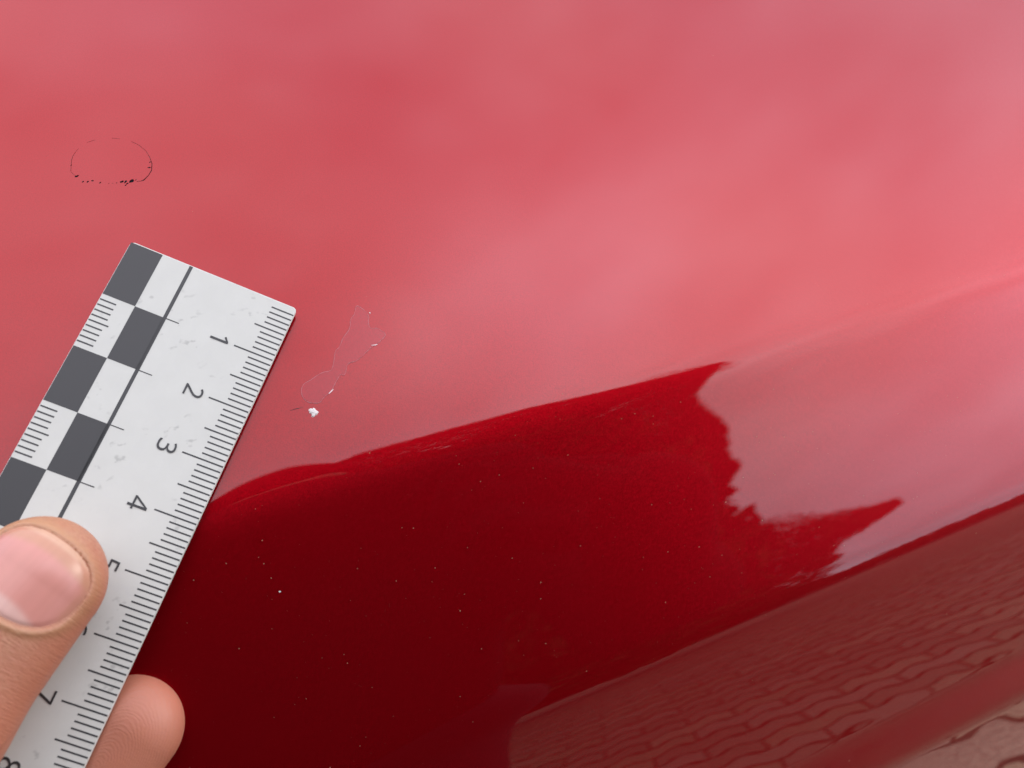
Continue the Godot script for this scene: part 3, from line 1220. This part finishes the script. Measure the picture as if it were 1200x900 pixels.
func leaves(base: String, clumps: Array, each: int, size: float, seed_: int, parent: Node, c: Color) -> MultiMeshInstance3D:
	var rng := RandomNumberGenerator.new()
	rng.seed = seed_
	var mm := MultiMesh.new()
	mm.transform_format = MultiMesh.TRANSFORM_3D
	mm.use_colors = true
	mm.mesh = leaf_mesh(size)
	mm.instance_count = clumps.size() * each
	var i := 0
	for k in clumps:
		for e in each:
			var d := Vector3(rng.randfn(), rng.randfn(), rng.randfn()).normalized()
			var p: Vector3 = k[0] + d * k[1] * pow(rng.randf(), 0.4)
			var b := Basis.from_euler(Vector3(rng.randf() * TAU, rng.randf() * TAU, rng.randf() * TAU)).scaled(Vector3.ONE * rng.randf_range(0.7, 1.3))
			mm.set_instance_transform(i, Transform3D(b, p))
			var t := rng.randf_range(0.6, 1.3)
			mm.set_instance_color(i, Color(c.r * t, c.g * t, c.b * t))
			i += 1
	var o := MultiMeshInstance3D.new()
	o.set_meta("kind", "stuff")
	o.name = base
	o.multimesh = mm
	var m := StandardMaterial3D.new()
	m.vertex_color_use_as_albedo = true
	m.roughness = 0.8
	m.metallic_specular = 0.2
	o.material_override = m
	parent.add_child(o, true)
	return o


func toward(az: float, elev: float, far: float) -> Vector3:
	var a := deg_to_rad(az)
	return Vector3(0.03 + sin(a) * far, 0.9 + tan(deg_to_rad(elev)) * far, cos(a) * far)


func make_background() -> void:
	var tree := Node3D.new()
	tree.name = called("broadleaf_tree")
	tree.position = Vector3(0.6, 0, 6.0)
	add_child(tree)
	tag(tree, "dark dense tree standing behind the photographer", "tree")
	var trunk := Body.new()
	trunk.blend = 0.2
	trunk.bone(Vector3(0, 0, 0), Vector3(0.05, 1.6, 0), 0.24, 0.18)
	trunk.bone(Vector3(0.05, 1.6, 0), Vector3(-1.3, 4.2, 0.2), 0.15, 0.06)
	trunk.bone(Vector3(0.05, 1.6, 0), Vector3(1.6, 4.0, -0.2), 0.15, 0.06)
	trunk.bone(Vector3(0.05, 1.6, 0), Vector3(0.2, 5.5, 0.1), 0.16, 0.06)
	put("trunk", trunk.mesh(Vector3(-1.6, -0.2, -0.6), Vector3(1.9, 5.8, 0.6), 0.08), paint_of(Color(0.06, 0.045, 0.035), 0.9), tree)
	var clumps := []
	var rng := RandomNumberGenerator.new()
	rng.seed = 77
	for i in 330:
		var az := rng.randf_range(-75.0, 29.0)
		var el := rng.randf_range(2.0, 52.0)
		var far := rng.randf_range(5.2, 7.2)
		clumps.append([toward(az, el, far) - tree.position, rng.randf_range(0.45, 0.8)])
	for i in 420:
		clumps.append([toward(rng.randf_range(-20.0, 30.0), rng.randf_range(-4.0, 49.0), rng.randf_range(5.4, 6.6)) - tree.position, 0.36])
	for i in 140:
		clumps.append([toward(rng.randf_range(8.0, 34.0), rng.randf_range(40.0, 46.5), rng.randf_range(5.6, 6.4)) - tree.position, 0.3])
	var rim := []
	var outline := [[-40, 54], [-20, 56], [-5, 56.3], [7, 56.5], [15, 57], [24, 55], [32, 52], [38, 47], [44, 40.5], [40, 36], [36, 31.5], [35.5, 30], [35.3, 26.5], [34, 24], [34, 22.5], [31.5, 20.5], [30.3, 18.8]]
	for i in outline.size() - 1:
		var a := Vector2(outline[i][0], outline[i][1])
		var b := Vector2(outline[i + 1][0], outline[i + 1][1])
		var inward := (b - a).normalized().orthogonal()
		var steps := int(ceil(a.distance_to(b) / 0.8))
		for j in steps:
			var p := a.lerp(b, (j + 0.5) / steps)
			for layer in [[0.9, 0.9], [2.2, 1.6], [4.6, 2.6]]:
				var q: Vector2 = p + inward * layer[0]
				rim.append([toward(q.x, q.y, 6.0) - tree.position, 6.0 * deg_to_rad(layer[1]) / cos(deg_to_rad(q.y))])
	for k in [[34, 33], [34.5, 36], [36.5, 38.5], [38, 40.5], [32.5, 35], [31, 32], [31, 38], [34, 41], [35.5, 43.5], [36.8, 42], [32.5, 29], [32.5, 26]]:
		for twice in 3:
			rim.append([toward(k[0], k[1], 6.0) - tree.position, 6.0 * deg_to_rad(1.9) / cos(deg_to_rad(k[1]))])
	# one low limb reaches out to the side
	for k in [[30.2, 15.2, 2.6], [31.5, 14.6, 2.6], [33, 13.8, 2.6], [34.3, 12.9, 2.4], [35.3, 12.3, 2.1], [36.3, 12.1, 1.7], [37.2, 12.0, 1.2], [38, 11.9, 0.9], [38.7, 11.9, 0.6], [39.2, 11.9, 0.45], [31, 10.5, 2.6], [32.4, 9.8, 2.2], [33.2, 9.6, 1.8], [31.5, 6.5, 2.4], [32.2, 4.0, 2.2], [31.5, 1.0, 2.2], [31.5, -2.0, 2.2], [33.6, 8.2, 1.3], [33.2, 7.0, 1.4], [32.8, 11.4, 2.0], [34.0, 10.8, 1.5]]:
		rim.append([toward(k[0], k[1], 6.0) - tree.position, 6.0 * deg_to_rad(k[2])])
		rim.append([toward(k[0], k[1], 6.0) - tree.position, 5.0 * deg_to_rad(k[2])])
	leaves("crown_edge", rim, 460, 0.036, 43, tree, Color(0.035, 0.055, 0.02))
	leaves("crown", clumps, 220, 0.16, 40, tree, Color(0.035, 0.055, 0.02))
	var hedge := leaves("hedge", hedge_clumps(), 90, 0.16, 41, self, Color(0.04, 0.06, 0.025))
	tag(hedge, "clipped dark hedge along the far edge of the paving", "hedge", "", "stuff")


func hedge_clumps() -> Array:
	var out := []
	var rng := RandomNumberGenerator.new()
	rng.seed = 5
	for i in 1300:
		out.append([Vector3(-12.0 + i * 0.085, rng.randf_range(0.2, 0.85), 11.5 + rng.randf_range(-0.3, 0.3)), 0.4])
	return out
